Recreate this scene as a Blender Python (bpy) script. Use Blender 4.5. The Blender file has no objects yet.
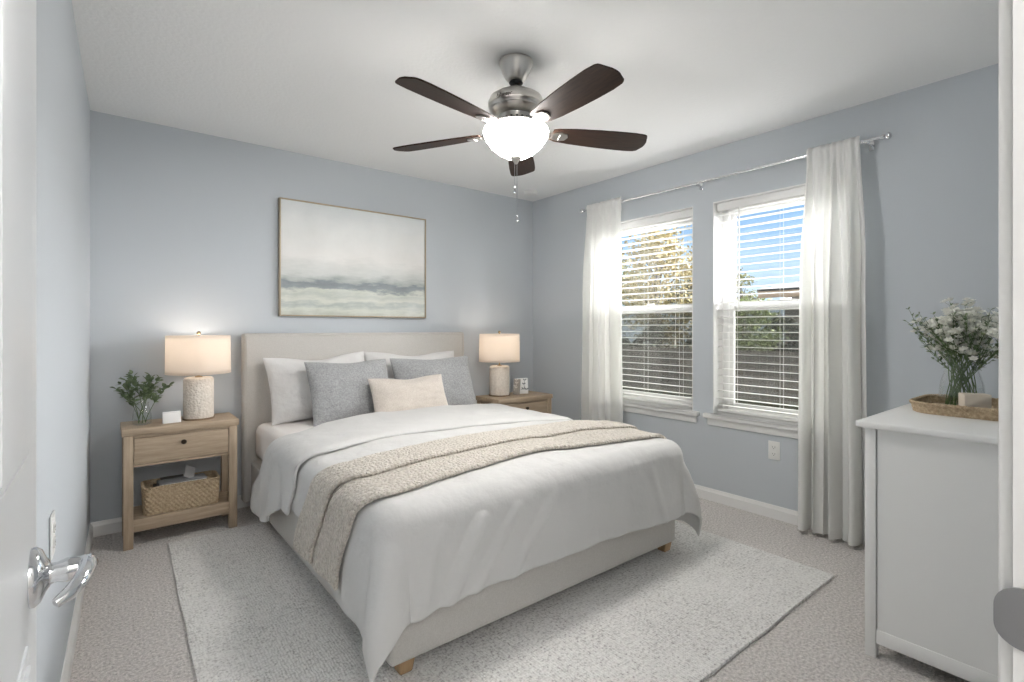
import bpy, bmesh, math, random
from mathutils import Vector, Matrix, noise
C = bpy.context.scene.collection
sc = bpy.context.scene
R = math.radians
PI = math.pi
random.seed(7)

# ------------------------------------------------------------------ camera
CAM_YAW = 0.6747
cam_d = bpy.data.cameras.new('camera')
cam = bpy.data.objects.new('camera', cam_d); C.objects.link(cam)
cam.location = (0, 0, 1.194)
cam.rotation_euler = (PI/2, 0, -CAM_YAW)
cam_d.sensor_width = 36; cam_d.lens = 506.4/1024*36
cam_d.shift_y = -12.8/1024
cam_d.clip_start = 0.02; cam_d.clip_end = 200
sc.camera = cam

# ------------------------------------------------------------------ colour management
vs = sc.view_settings
vs.view_transform = 'Standard'; vs.look = 'None'; vs.gamma = 1.0
vs.use_curve_mapping = False
vs.exposure = 0.60
try:
    sc.cycles.use_denoising = True
    sc.cycles.max_bounces = 12; sc.cycles.diffuse_bounces = 7
    sc.cycles.transmission_bounces = 8; sc.cycles.transparent_max_bounces = 32
    sc.cycles.caustics_refractive = False; sc.cycles.caustics_reflective = False
    sc.cycles.sample_clamp_indirect = 6
except Exception:
    pass

# ------------------------------------------------------------------ light of day
SKY_LOW, SKY_HIGH = 0.78, 1.3
SUN = 34.0
FAN_GLOW = 50.0
HALL_FILL_GLOW = 17.0  # strength of the added fill globe behind the camera
w = bpy.data.worlds.new('sky'); sc.world = w; w.use_nodes = True
nt = w.node_tree; nt.nodes.clear()
out = nt.nodes.new('ShaderNodeOutputWorld'); bg = nt.nodes.new('ShaderNodeBackground')
tc = nt.nodes.new('ShaderNodeTexCoord'); sx = nt.nodes.new('ShaderNodeSeparateXYZ')
cr = nt.nodes.new('ShaderNodeValToRGB'); st = nt.nodes.new('ShaderNodeValToRGB')
nt.links.new(tc.outputs['Generated'], sx.inputs[0])
nt.links.new(sx.outputs['Z'], cr.inputs[0]); nt.links.new(sx.outputs['Z'], st.inputs[0])
e = cr.color_ramp.elements
e[0].position = 0.0; e[0].color = (.66, .80, .93, 1)
e[1].position = 0.60; e[1].color = (.97, .98, 1, 1)
x = e.new(.08); x.color = (.58, .77, .95, 1)
x = e.new(.20); x.color = (.30, .54, .86, 1)
x = e.new(.32); x.color = (.36, .58, .88, 1)
s_ = st.color_ramp.elements
s_[0].position = .28; s_[0].color = (SKY_LOW/SKY_HIGH,)*3+(1,)
s_[1].position = .55; s_[1].color = (1, 1, 1, 1)
mul = nt.nodes.new('ShaderNodeMath'); mul.operation = 'MULTIPLY'; mul.inputs[1].default_value = SKY_HIGH
nt.links.new(st.outputs[0], mul.inputs[0]); nt.links.new(mul.outputs[0], bg.inputs['Strength'])
nt.links.new(cr.outputs[0], bg.inputs['Color']); nt.links.new(bg.outputs[0], out.inputs[0])

sd = bpy.data.lights.new('sun', 'SUN'); sd.energy = SUN; sd.angle = R(75); sd.color = (1, .99, .985)   # hazy sun opposite the windows
so = bpy.data.objects.new('sun', sd); C.objects.link(so)
so.rotation_euler = Vector((1, -.36, .27)).to_track_quat('Z', 'Y').to_euler()

# ------------------------------------------------------------------ materials
def mat(name, col, rough=.6, metal=0., **k):
    m = bpy.data.materials.new(name); m.use_nodes = True
    n = m.node_tree; b = n.nodes['Principled BSDF']
    b.inputs['Base Color'].default_value = (*col, 1)
    b.inputs['Roughness'].default_value = rough; b.inputs['Metallic'].default_value = metal
    if 'spec' in k: b.inputs['Specular IOR Level'].default_value = k['spec']
    if 'sheen' in k: b.inputs['Sheen Weight'].default_value = k['sheen']
    if 'emit' in k:
        b.inputs['Emission Color'].default_value = (*k.get('ecol', col), 1)
        b.inputs['Emission Strength'].default_value = k['emit']
    co = n.nodes.new('ShaderNodeTexCoord')
    mp = n.nodes.new('ShaderNodeMapping'); n.links.new(co.outputs['Object'], mp.inputs[0])
    mp.inputs['Scale'].default_value = k.get('scale', (1, 1, 1))
    if 'mrot' in k: mp.inputs['Rotation'].default_value = k['mrot']
    if 'col2' in k:      # mottled colour
        t = n.nodes.new('ShaderNodeTexNoise'); t.inputs['Scale'].default_value = k.get('cs', 40)
        t.inputs['Detail'].default_value = k.get('cd', 4); t.inputs['Roughness'].default_value = k.get('cr', .6)
        n.links.new(mp.outputs[0], t.inputs['Vector'])
        rp = n.nodes.new('ShaderNodeValToRGB'); lo, hi = k.get('cp', (.35, .65))
        rp.color_ramp.elements[0].position = lo; rp.color_ramp.elements[1].position = hi
        rp.color_ramp.elements[0].color = (*col, 1); rp.color_ramp.elements[1].color = (*k['col2'], 1)
        n.links.new(t.outputs['Fac'], rp.inputs[0]); n.links.new(rp.outputs[0], b.inputs['Base Color'])
    hs = []
    if 'bump' in k:
        t = n.nodes.new('ShaderNodeTexNoise'); t.inputs['Scale'].default_value = k.get('bs', 80)
        t.inputs['Detail'].default_value = k.get('bd', 3)
        n.links.new(mp.outputs[0], t.inputs['Vector']); hs.append((t.outputs['Fac'], k['bump'], k.get('bdist', .004)))
    if 'weave' in k:     # crossing threads
        sc_, st_ = k['weave']
        h = None
        for ax in k.get('axes', 'XYZ'):
            wv = n.nodes.new('ShaderNodeTexWave'); wv.bands_direction = ax; wv.inputs['Scale'].default_value = sc_
            wv.inputs['Distortion'].default_value = k.get('wd', 2); wv.inputs['Detail'].default_value = 2
            n.links.new(mp.outputs[0], wv.inputs['Vector'])
            if h is None: h = wv.outputs['Fac']
            else:
                ad = n.nodes.new('ShaderNodeMath'); ad.operation = 'ADD'
                n.links.new(h, ad.inputs[0]); n.links.new(wv.outputs['Fac'], ad.inputs[1]); h = ad.outputs[0]
        hs.append((h, st_, k.get('wdist', .002)))
    if 'voro' in k:
        v = n.nodes.new('ShaderNodeTexVoronoi'); v.inputs['Scale'].default_value = k['voro'][0]
        n.links.new(mp.outputs[0], v.inputs['Vector']); 
        iv = n.nodes.new('ShaderNodeMath'); iv.operation = 'SUBTRACT'; iv.inputs[0].default_value = 1
        n.links.new(v.outputs['Distance'], iv.inputs[1]); hs.append((iv.outputs[0], k['voro'][1], k.get('vdist', .006)))
    prev = None
    for h, s, d in hs:
        bp = n.nodes.new('ShaderNodeBump'); bp.inputs['Strength'].default_value = s; bp.inputs['Distance'].default_value = d
        n.links.new(h, bp.inputs['Height'])
        if prev: n.links.new(prev.outputs[0], bp.inputs['Normal'])
        prev = bp
    if prev: n.links.new(prev.outputs[0], b.inputs['Normal'])
    return m

def translucent(name, col, amount, rough=.8, **k):
    m = mat(name, col, rough, **k); n = m.node_tree
    b = n.nodes['Principled BSDF']; o = n.nodes['Material Output']
    t = n.nodes.new('ShaderNodeBsdfTranslucent'); t.inputs[0].default_value = (*k.get('tcol', col), 1)
    mx = n.nodes.new('ShaderNodeMixShader'); mx.inputs[0].default_value = amount
    n.links.new(b.outputs[0], mx.inputs[1]); n.links.new(t.outputs[0], mx.inputs[2]); n.links.new(mx.outputs[0], o.inputs[0])
    return m

def glass(name, tint=(1, 1, 1), ior=1.45, thin=False, veil=0., vcol=(.2, .2, .2)):
    m = bpy.data.materials.new(name); m.use_nodes = True; n = m.node_tree
    for q in list(n.nodes):
        if q.type != 'OUTPUT_MATERIAL': n.nodes.remove(q)
    o = n.nodes['Material Output']
    tr = n.nodes.new('ShaderNodeBsdfTransparent'); tr.inputs[0].default_value = (*tint, 1)
    gl = n.nodes.new('ShaderNodeBsdfGlossy'); gl.inputs['Roughness'].default_value = .02
    lw = n.nodes.new('ShaderNodeLayerWeight'); lw.inputs[0].default_value = .5
    pw = n.nodes.new('ShaderNodeMath'); pw.operation = 'POWER'; pw.inputs[1].default_value = 3.2; n.links.new(lw.outputs['Facing'], pw.inputs[0])
    fr = n.nodes.new('ShaderNodeMath'); fr.operation = 'MULTIPLY_ADD'; fr.inputs[1].default_value = .75*min(1, (ior-1)/.45); fr.inputs[2].default_value = .04*min(1, (ior-1)/.45)
    n.links.new(pw.outputs[0], fr.inputs[0])
    mx = n.nodes.new('ShaderNodeMixShader')
    n.links.new(fr.outputs[0], mx.inputs[0]); n.links.new(tr.outputs[0], mx.inputs[1]); n.links.new(gl.outputs[0], mx.inputs[2])
    last = mx
    if veil:
        df = n.nodes.new('ShaderNodeBsdfDiffuse'); df.inputs[0].default_value = (*vcol, 1)
        m2 = n.nodes.new('ShaderNodeMixShader'); m2.inputs[0].default_value = veil
        n.links.new(mx.outputs[0], m2.inputs[1]); n.links.new(df.outputs[0], m2.inputs[2]); last = m2
    n.links.new(last.outputs[0], o.inputs[0])
    return m

def wood(name, c1, c2, rough=.55, scale=(1, 14, 14), cs=5, mrot=(0, 0, 0)):
    m = mat(name, c1, rough, col2=c2, scale=scale, cs=cs, cd=8, cr=.65, cp=(.3, .72), bump=.15, bs=cs*2, bdist=.002, mrot=mrot)
    return m

M = {}
M['wall'] = mat('blue_grey_paint', (.55, .585, .62), .85, bump=.12, bs=160, bdist=.002, spec=.2)
M['ceiling'] = mat('textured_ceiling_paint', (.84, .845, .845), .9, bump=.5, bs=55, bd=5, bdist=.004, spec=.1)
M['trim'] = mat('white_trim_paint', (.80, .80, .79), .4)
M['door'] = mat('white_door_paint', (.80, .82, .84), .35)
M['carpet'] = mat('beige_carpet', (.45, .42, .40), .95, col2=(.84, .80, .77), cs=90, cd=4, cr=.75, cp=(.36, .64), bump=1, bs=90, bd=4, bdist=.014, spec=.05, sheen=.2)
M['upholstery'] = mat('linen_upholstery', (.555, .535, .505), .9, col2=(.63, .61, .58), cs=260, weave=(170, .25), bump=.2, bs=300, bdist=.001, spec=.1, sheen=.2)
M['sheet'] = mat('cotton_sheet', (.78, .75, .73), .85, bump=.5, bs=9, bd=5, bdist=.012, spec=.1)
M['duvet'] = mat('white_duvet_cotton', (.63, .625, .615), .85, bump=.8, bs=6, bd=7, bdist=.022, spec=.1, sheen=.1)
M['pillow_white'] = mat('white_pillow_cotton', (.72, .71, .70), .85, bump=.9, bs=7, bd=6, bdist=.028, spec=.1)
M['pillow_grey'] = mat('grey_slub_linen', (.28, .285, .29), .9, col2=(.49, .495, .50), cs=100, cd=5, cr=.75, weave=(130, .4), spec=.1, sheen=.3)
M['pillow_beige'] = mat('beige_slub_linen', (.58, .52, .46), .9, col2=(.72, .66, .60), cs=120, cd=5, cr=.75, weave=(120, .4), spec=.1, sheen=.3)
M['knit'] = mat('oatmeal_knit', (.46, .41, .35), .95, col2=(.73, .68, .61), cs=60, cd=5, cr=.8, cp=(.32, .6), voro=(85, .9), vdist=.012, bump=.5, bs=200, bdist=.004, spec=.05, sheen=.3)
M['oak'] = wood('washed_oak', (.33, .25, .175), (.50, .395, .285))
M['oak_v'] = wood('washed_oak_upright', (.33, .25, .175), (.50, .395, .285), scale=(14, 14, 1))
M['leg_wood'] = wood('honey_wood', (.36, .23, .12), (.48, .33, .19), scale=(12, 12, 1))
M['walnut'] = wood('dark_walnut', (.016, .008, .006), (.042, .021, .013), .5, scale=(3, 26, 26), cs=3)
M['walnut'].node_tree.nodes['Principled BSDF'].inputs['Specular IOR Level'].default_value = .2
M['nickel'] = mat('brushed_nickel', (.62, .60, .57), .28, 1)
M['chrome'] = mat('polished_chrome', (.72, .73, .75), .12, 1)
M['steel'] = mat('satin_steel', (.34, .34, .35), .4, 1)
M['bronze'] = mat('dark_bronze', (.06, .045, .035), .4, .8)
M['black'] = mat('black_plastic', (.02, .02, .02), .4)
M['brass'] = mat('aged_brass', (.45, .33, .18), .35, 1)
M['bowl'] = mat('lit_opal_glass', (.9, .87, .8), .3, emit=FAN_GLOW, ecol=(1, .965, .92))
M['shade'] = translucent('linen_lamp_shade', (.80, .75, .70), .55, weave=(200, .1), tcol=(.93, .87, .80))
M['ceramic'] = mat('cream_textured_ceramic', (.68, .62, .55), .7, voro=(75, .6), vdist=.006, col2=(.78, .72, .65), cs=60)
M['bulb'] = mat('warm_bulb', (1, .8, .55), .5, emit=7, ecol=(1, .84, .66))
M['curtain'] = translucent('white_linen_curtain', (.92, .92, .91), .42, weave=(220, .15), tcol=(.95, .95, .93))
M['slat'] = translucent('white_blind_slat', (.88, .88, .87), .10, .4)
M['glass'] = glass('clear_window_glass')
M['screen'] = glass('grey_insect_mesh', (.72, .72, .70), 1.02, veil=.22, vcol=(.10, .10, .09))
M['vaseglass'] = glass('clear_vase_glass', (.985, .99, .99), 1.35)
M['water'] = glass('vase_water', (.97, .985, .98), 1.05)
M['leaf'] = mat('eucalyptus_leaf', (.085, .13, .065), .55, col2=(.19, .25, .14), cs=40)
M['stem'] = mat('green_stem', (.10, .16, .06), .6)
M['petal'] = translucent('cream_petal', (.93, .93, .88), .35, .7)
M['pollen'] = mat('yellow_flower_heart', (.55, .50, .20), .8)
M['seagrass'] = mat('woven_seagrass', (.32, .235, .145), .85, col2=(.60, .48, .33), cs=90, cd=4, cr=.7, cp=(.3, .68), bump=.6, bs=220, bdist=.003)
M['cabinet'] = mat('white_cabinet_paint', (.80, .80, .785), .45)
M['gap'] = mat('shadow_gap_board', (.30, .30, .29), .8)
M['stone'] = mat('beige_candle_wax', (.64, .57, .48), .7, bump=.2, bs=60)
M['paper'] = mat('white_paper', (.85, .85, .84), .7)
M['greybook'] = mat('grey_book_cloth', (.30, .31, .32), .8)
M['darkbook'] = mat('dark_book_cloth', (.12, .11, .10), .8)
M['gold'] = mat('champagne_frame', (.42, .35, .25), .4, .4)
M['plastic'] = mat('white_plastic', (.80, .80, .78), .35)
M['slot'] = mat('dark_slot', (.08, .08, .08), .6)

# rug : speckled flat weave
def rug_material():
    m = mat('speckled_wool_rug', (.6, .6, .6), .95, spec=.05, weave=(30, .4), axes='XY', wdist=.005, wd=6, sheen=.2)
    n = m.node_tree; b = n.nodes['Principled BSDF']; co = n.nodes['Texture Coordinate']
    def nz(scale, mscale, detail=3, rough=.7):
        mp = n.nodes.new('ShaderNodeMapping'); mp.inputs['Scale'].default_value = mscale
        n.links.new(co.outputs['Object'], mp.inputs[0])
        t = n.nodes.new('ShaderNodeTexNoise'); t.inputs['Scale'].default_value = scale; t.inputs['Detail'].default_value = detail
        t.inputs['Roughness'].default_value = rough; n.links.new(mp.outputs[0], t.inputs['Vector']); return t.outputs['Fac']
    a = nz(95, (1, 1, 1), 2, .7); l1 = nz(14, (1, 10, 1)); l2 = nz(14, (10, 1, 1)); big = nz(2.2, (1, 1, 1))
    def mth(op, p, q):
        k = n.nodes.new('ShaderNodeMath'); k.operation = op
        for i, v in enumerate((p, q)):
            if isinstance(v, float): k.inputs[i].default_value = v
            else: n.links.new(v, k.inputs[i])
        return k.outputs[0]
    s = mth('ADD', mth('MULTIPLY', a, 1.5), mth('ADD', mth('MULTIPLY', l1, .55), mth('MULTIPLY', l2, .45)))
    s = mth('ADD', s, mth('MULTIPLY', big, .35))
    s = mth('DIVIDE', s, 2.85)
    rp = n.nodes.new('ShaderNodeValToRGB'); el = rp.color_ramp.elements
    el[0].position = .36; el[0].color = (.36, .345, .33, 1); el[1].position = .57; el[1].color = (.82, .81, .79, 1)
    q = el.new(.47); q.color = (.70, .685, .67, 1)
    n.links.new(s, rp.inputs[0]); n.links.new(rp.outputs[0], b.inputs['Base Color'])
    return m
M['rug'] = rug_material()

# painting : misty landscape in bands, object space (x -.5..+.5 wide, z height)
def painting_material(h):
    m = mat('landscape_canvas', (.6, .6, .6), .8, weave=(300, .1)); n = m.node_tree; b = n.nodes['Principled BSDF']
    co = n.nodes['Texture Coordinate']; sp = n.nodes.new('ShaderNodeSeparateXYZ'); n.links.new(co.outputs['Object'], sp.inputs[0])
    mp = n.nodes.new('ShaderNodeMapping'); mp.inputs['Scale'].default_value = (2.2, 1, 9); n.links.new(co.outputs['Object'], mp.inputs[0])
    t = n.nodes.new('ShaderNodeTexNoise'); t.inputs['Scale'].default_value = 1.6; t.inputs['Detail'].default_value = 6; t.inputs['Roughness'].default_value = .65
    n.links.new(mp.outputs[0], t.inputs['Vector'])
    def mth(op, p, q):
        k = n.nodes.new('ShaderNodeMath'); k.operation = op
        for i, v in enumerate((p, q)):
            if isinstance(v, (float, int)): k.inputs[i].default_value = v
            else: n.links.new(v, k.inputs[i])
        return k.outputs[0]
    v = mth('ADD', mth('DIVIDE', sp.outputs['Z'], h), mth('MULTIPLY', mth('SUBTRACT', t.outputs['Fac'], .5), .24))
    rp = n.nodes.new('ShaderNodeValToRGB'); el = rp.color_ramp.elements
    stops = [(0, (.50, .52, .47)), (.06, (.64, .66, .60)), (.11, (.46, .50, .48)), (.15, (.66, .67, .61)), (.20, (.52, .55, .51)), (.235, (.62, .64, .58)), (.265, (.30, .33, .34)),
             (.31, (.24, .27, .29)), (.335, (.40, .43, .42)), (.39, (.58, .60, .58)), (.55, (.78, .77, .75)), (.8, (.74, .75, .74)), (1, (.68, .71, .72))]
    el[0].position = stops[0][0]; el[0].color = (*stops[0][1], 1); el[1].position = 1; el[1].color = (*stops[-1][1], 1)
    for p, c in stops[1:-1]:
        q = el.new(p); q.color = (*c, 1)
    t2 = n.nodes.new('ShaderNodeTexNoise'); t2.inputs['Scale'].default_value = 3.5; t2.inputs['Detail'].default_value = 5
    n.links.new(co.outputs['Object'], t2.inputs['Vector'])
    mx = n.nodes.new('ShaderNodeMix'); mx.data_type = 'RGBA'; mx.blend_type = 'OVERLAY'; mx.inputs['Factor'].default_value = .45
    n.links.new(v, rp.inputs[0]); n.links.new(rp.outputs[0], mx.inputs['A']); n.links.new(t2.outputs['Fac'], mx.inputs['B'])
    n.links.new(mx.outputs['Result'], b.inputs['Base Color']); return m
M['painting'] = painting_material(.80)

# ------------------------------------------------------------------ mesh helpers
class MB:
    def __init__(s): s.bm = bmesh.new()
    def box(s, x0, x1, y0, y1, z0, z1, bev=0., seg=2, mtx=None):
        g = bmesh.ops.create_cube(s.bm, size=1)
        vs_ = g['verts']
        for v in vs_:
            v.co = Vector((x0+(v.co.x+.5)*(x1-x0), y0+(v.co.y+.5)*(y1-y0), z0+(v.co.z+.5)*(z1-z0)))
        if mtx:
            for v in vs_: v.co = mtx @ v.co
        if bev > 0:
            ed = list({e_ for v in vs_ for e_ in v.link_edges})
            bmesh.ops.bevel(s.bm, geom=ed, offset=bev, segments=seg, profile=.5, affect='EDGES')
        return s
    def lathe(s, prof, c=(0, 0, 0), n=32, mtx=None):
        rings = []
        for r, z in prof:
            ring = []
            for i in range(n):
                a = 2*PI*i/n; p = Vector((c[0]+r*math.cos(a), c[1]+r*math.sin(a), c[2]+z))
                ring.append(s.bm.verts.new(mtx @ p if mtx else p))
            rings.append(ring)
        for a_, b_ in zip(rings, rings[1:]):
            for i in range(n):
                s.bm.faces.new((a_[i], a_[(i+1) % n], b_[(i+1) % n], b_[i]))
        for ring, rev in ((rings[0], True), (rings[-1], False)):
            if rev: s.bm.faces.new(ring[::-1])
            else: s.bm.faces.new(ring)
        return s
    def tube(s, pts, r, n=10, caps=True):
        pts = [Vector(p) for p in pts]; rs = r if isinstance(r, (list, tuple)) else [r]*len(pts)
        rings = []; up = Vector((0, 0, 1))
        for i, p in enumerate(pts):
            d = (pts[min(i+1, len(pts)-1)]-pts[max(i-1, 0)])
            if d.length < 1e-9: d = Vector((0, 0, 1))
            d.normalize()
            a = d.cross(up)
            if a.length < .05: a = d.cross(Vector((1, 0, 0)))
            a.normalize(); b = d.cross(a).normalized()
            if rings and a.dot(pa) < 0: a = -a; b = -b
            pa = a
            rings.append([s.bm.verts.new(p+(a*math.cos(2*PI*k/n)+b*math.sin(2*PI*k/n))*rs[i]) for k in range(n)])
        for q, t in zip(rings, rings[1:]):
            for i in range(n): s.bm.faces.new((q[i], q[(i+1) % n], t[(i+1) % n], t[i]))
        if caps: s.bm.faces.new(rings[0][::-1]); s.bm.faces.new(rings[-1])
        return s
    def grid(s, nu, nv, f, close_u=False, skip=None):
        V = [[s.bm.verts.new(f(i/(nu if close_u else nu-1), j/(nv-1))) for j in range(nv)] for i in range(nu)]
        for i in range(nu if close_u else nu-1):
            for j in range(nv-1):
                a, b = V[i], V[(i+1) % nu]
                s.bm.faces.new((a[j], b[j], b[j+1], a[j+1]))
        return s
    def prism(s, pts, z0, z1, bev=0., mtx=None):
        lo = [s.bm.verts.new((p[0], p[1], z0)) for p in pts]; hi = [s.bm.verts.new((p[0], p[1], z1)) for p in pts]
        s.bm.faces.new(lo[::-1]); s.bm.faces.new(hi); n = len(pts)
        for i in range(n): s.bm.faces.new((lo[i], lo[(i+1) % n], hi[(i+1) % n], hi[i]))
        if bev: bmesh.ops.bevel(s.bm, geom=list({e_ for v in lo+hi for e_ in v.link_edges}), offset=bev, segments=2, affect='EDGES')
        if mtx:
            for v in s.bm.verts: v.co = mtx @ v.co
        return s
    def ball(s, c, r, sx_=1, sy=1, sz=1, u=16, v=10):
        g = bmesh.ops.create_uvsphere(s.bm, u_segments=u, v_segments=v, radius=r)
        for q in g['verts']: q.co = Vector((c[0]+q.co.x*sx_, c[1]+q.co.y*sy, c[2]+q.co.z*sz))
        return s
    def leaf(s, p, d, nrm, L, W, curl=.15):
        d = d.normalized(); side = d.cross(nrm)
        if side.length < .01: side = d.cross(Vector((1, .3, 0)))
        side.normalize(); n_ = side.cross(d)
        ks = [(0, .05), (.25, .75), (.55, 1.), (.82, .6), (1, .03)]
        mid = []; lf = []; rt = []
        for t, ww in ks:
            c = p+d*L*t-n_*curl*L*t*t
            mid.append(s.bm.verts.new(c)); o_ = side*W*.5*ww+n_*W*.12*ww
            lf.append(s.bm.verts.new(c+o_)); rt.append(s.bm.verts.new(c-side*W*.5*ww+n_*W*.12*ww))
        for i in range(4):
            s.bm.faces.new((mid[i], mid[i+1], lf[i+1], lf[i])); s.bm.faces.new((rt[i], rt[i+1], mid[i+1], mid[i]))
        return s

def obj(name, mb, m, parent=None, smooth=True, loc=None, ang=40, solid=0, sub=0):
    me = bpy.data.meshes.new(name); bm = mb.bm
    bmesh.ops.recalc_face_normals(bm, faces=bm.faces); bm.to_mesh(me); bm.free()
    if m: me.materials.append(m)
    o = bpy.data.objects.new(name, me); C.objects.link(o)
    if parent: o.parent = parent
    if loc is not None: o.location = loc
    if smooth:
        me.polygons.foreach_set('use_smooth', [True]*len(me.polygons))
        try: me.set_sharp_from_angle(angle=R(ang))
        except Exception: pass
    if solid:
        md = o.modifiers.new('thickness', 'SOLIDIFY'); md.thickness = solid; md.offset = 1
    if sub:
        md = o.modifiers.new('round', 'SUBSURF'); md.levels = sub; md.render_levels = sub
    return o
def tag(o, label, cat, group=None, kind=None):
    o['label'] = label; o['category'] = cat
    if group: o['group'] = group
    if kind: o['kind'] = kind
    return o
def thing(name, label, cat, loc=(0, 0, 0), rotz=0., group=None):
    o = bpy.data.objects.new(name, None); C.objects.link(o); o.location = loc; o.rotation_euler = (0, 0, rotz)
    o.empty_display_size = .05
    return tag(o, label, cat, group)
def struct(name, mb, m, parent=None, **k):
    o = obj(name, mb, m, parent, **k)
    if parent is None: o['kind'] = 'structure'
    return o
def struct_root(name, loc=(0, 0, 0)):
    o = bpy.data.objects.new(name, None); C.objects.link(o); o.location = loc; o['kind'] = 'structure'; return o
def sub_tree(root):
    out_ = [root]
    for ch in list(root.children): out_ += sub_tree(ch)
    return out_
def dup(o, parent=None):
    c = o.copy(); C.objects.link(c)
    if parent: c.parent = parent; c.matrix_parent_inverse = o.matrix_parent_inverse.copy()
    for ch in list(o.children): dup(ch, c)
    return c
def ss(a, b, x_):
    t = min(1, max(0, (x_-a)/(b-a))); return t*t*(3-2*t)
def nz(x_, y_, z_=0, s=1.): return noise.noise(Vector((x_*s, y_*s, z_*s)))

# ------------------------------------------------------------------ room shell
XR, YB, H = 3.275, 3.766, 2.44
XW = XR+.20                       # outer face of the window wall
def lx(y): return -.075-.0245*(YB-y)   # the left wall runs very slightly askew
W1, W2 = (2.02, 2.92), (1.005, 1.868)  # window openings along y
WZ0, WZ1 = .585, 2.065
YF = .078

struct('floor', MB().box(-.6, XW, -.04, YB+.15, -.10, 0), M['carpet'], smooth=False)
struct('ceiling', MB().box(-.6, XW, -.04, YB+.15, H, H+.12), M['ceiling'], smooth=False)
struct('wall_back', MB().box(-.30, XW, YB, YB+.12, 0, H), M['wall'], smooth=False)
b = MB()
b.box(XR, XW, -.04, W2[0], 0, H); b.box(XR, XW, W2[1], W1[0], 0, H); b.box(XR, XW, W1[1], YB, 0, H)
for q in (W1, W2): b.box(XR, XW, q[0], q[1], 0, WZ0); b.box(XR, XW, q[0], q[1], WZ1, H)
struct('wall_right', b, M['wall'], smooth=False)
b = MB(); b.prism([(lx(-.04), -.04), (lx(YB), YB), (lx(YB)-.12, YB), (lx(-.04)-.12, -.04)], 0, H)
struct('wall_left', b, M['wall'], smooth=False)
DX0, DX1, DZ = -.100, .668, 2.04
b = MB(); b.box(DX1+.02, XR, -.04, YF, 0, H); b.box(DX0-.02, DX1+.02, -.04, YF, DZ+.02, H)
b.box(lx(0)-.02, DX0-.02, -.04, YF, 0, H)
struct('wall_front', b, M['wall'], smooth=False)

def base_profile(length, hgt=.082, t=.014):   # runs along +x, wall at y=0, sticks out to -y
    pts = [(0, 0), (-t, 0), (-t, hgt*.72), (-t*.75, hgt*.80), (-t*.55, hgt*.88), (-t*.35, hgt), (0, hgt)]
    b_ = MB(); a = [b_.bm.verts.new((0, p[0], p[1])) for p in pts]; c = [b_.bm.verts.new((length, p[0], p[1])) for p in pts]
    n = len(pts)
    for i in range(n): b_.bm.faces.new((a[i], a[(i+1) % n], c[(i+1) % n], c[i]))
    b_.bm.faces.new(a[::-1]); b_.bm.faces.new(c); return b_
def baseboard(name, p0, p1):
    d = Vector(p1)-Vector(p0); o = struct(name, base_profile(d.length), M['trim'], ang=20)
    o.location = (*p0, 0); o.rotation_euler = (0, 0, math.atan2(d.y, d.x)); return o
baseboard('baseboard_back', (lx(YB), YB), (XR, YB))
baseboard('baseboard_right', (XR, YB), (XR, YF))
baseboard('baseboard_left', (lx(.85), .85), (lx(YB), YB))
baseboard('baseboard_front', (XR, YF), (.74, YF))

# doorway: jamb and casing on the right, the strike plate on it
b = MB(); b.box(DX1, DX1+.02, -.05, YF, 0, DZ+.02); b.box(DX0-.0195, DX0, -.05, YF, 0, DZ+.02); b.box(DX0, DX1, -.05, YF, DZ, DZ+.02)
b.box(DX1-.011, DX1, -.05, .036, 0, DZ)
jamb = struct('trim_1', b, M['trim'], smooth=False)
b = MB(); b.box(DX1+.006, DX1+.068, YF, YF+.011, 0, DZ+.068, .003); b.box(DX0-.02, DX1+.068, YF, YF+.011, DZ+.006, DZ+.068, .003)
struct('casing', b, M['trim'], jamb)
def rrect(w_, h_, r, n=6):
    p = []
    for cx_, cy_, a0 in ((w_/2-r, h_/2-r, 0), (-w_/2+r, h_/2-r, 90), (-w_/2+r, -h_/2+r, 180), (w_/2-r, -h_/2+r, 270)):
        for i in range(n+1):
            a = R(a0+90*i/n); p.append((cx_+r*math.cos(a), cy_+r*math.sin(a)))
    return p
b = MB(); b.prism(rrect(.046, .058, .021, 10), 0, .002)
for v in b.bm.verts:                        # plate in the jamb face, its lip bending round the edge
    u, z_, t = v.co.x, v.co.y, v.co.z; out_ = max(0, u-.014)
    v.co = Vector((DX1-.0004-t-out_*.12, .068+u, .922+z_))
sp_ = obj('strike_plate', b, M['steel'], jamb, ang=30)
b = MB(); b.box(DX1-.0045, DX1-.002, .052, .068, .910, .934); obj('latch_hole', b, M['slot'], sp_, smooth=False)

# open door against the left wall, with its lever
door = struct_root('door_1', (0, 0, 0))
b = MB(); b.box(-.1002, -.0665, .10, .838, .012, DZ-.004, .0015)
obj('door_slab', b, M['door'], door)
b = MB()
for z0, z1 in ((.20, .86), (1.06, 1.90)):   # moulded panels with raised fields
    for y0, y1 in ((.22, .44), (.52, .735)):
        for i in range(3):
            o_ = i*.014; b.box(-.0665, -.0645+[.0, .004, .001][i], y0+o_, y1-o_, z0+o_, z1-o_, .002)
obj('door_panel', b, M['door'], door)
hy, hz, hx = .778, .915, -.0665
h = obj('door_handle', MB().lathe([(.0, 0), (.032, 0), (.032, .004), (.028, .009), (.018, .013), (.014, .016), (.0, .016)], mtx=Matrix.Translation((hx, hy, hz)) @ Matrix.Rotation(PI/2, 4, 'Y')), M['chrome'], door)
obj('handle_neck', MB().lathe([(.0, .01), (.0125, .012), (.0110, .022), (.0135, .030), (.0125, .036), (.0110, .047), (.013, .052), (.0, .056)], n=24, mtx=Matrix.Translation((hx, hy, hz)) @ Matrix.Rotation(PI/2, 4, 'Y')), M['chrome'], h)
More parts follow.
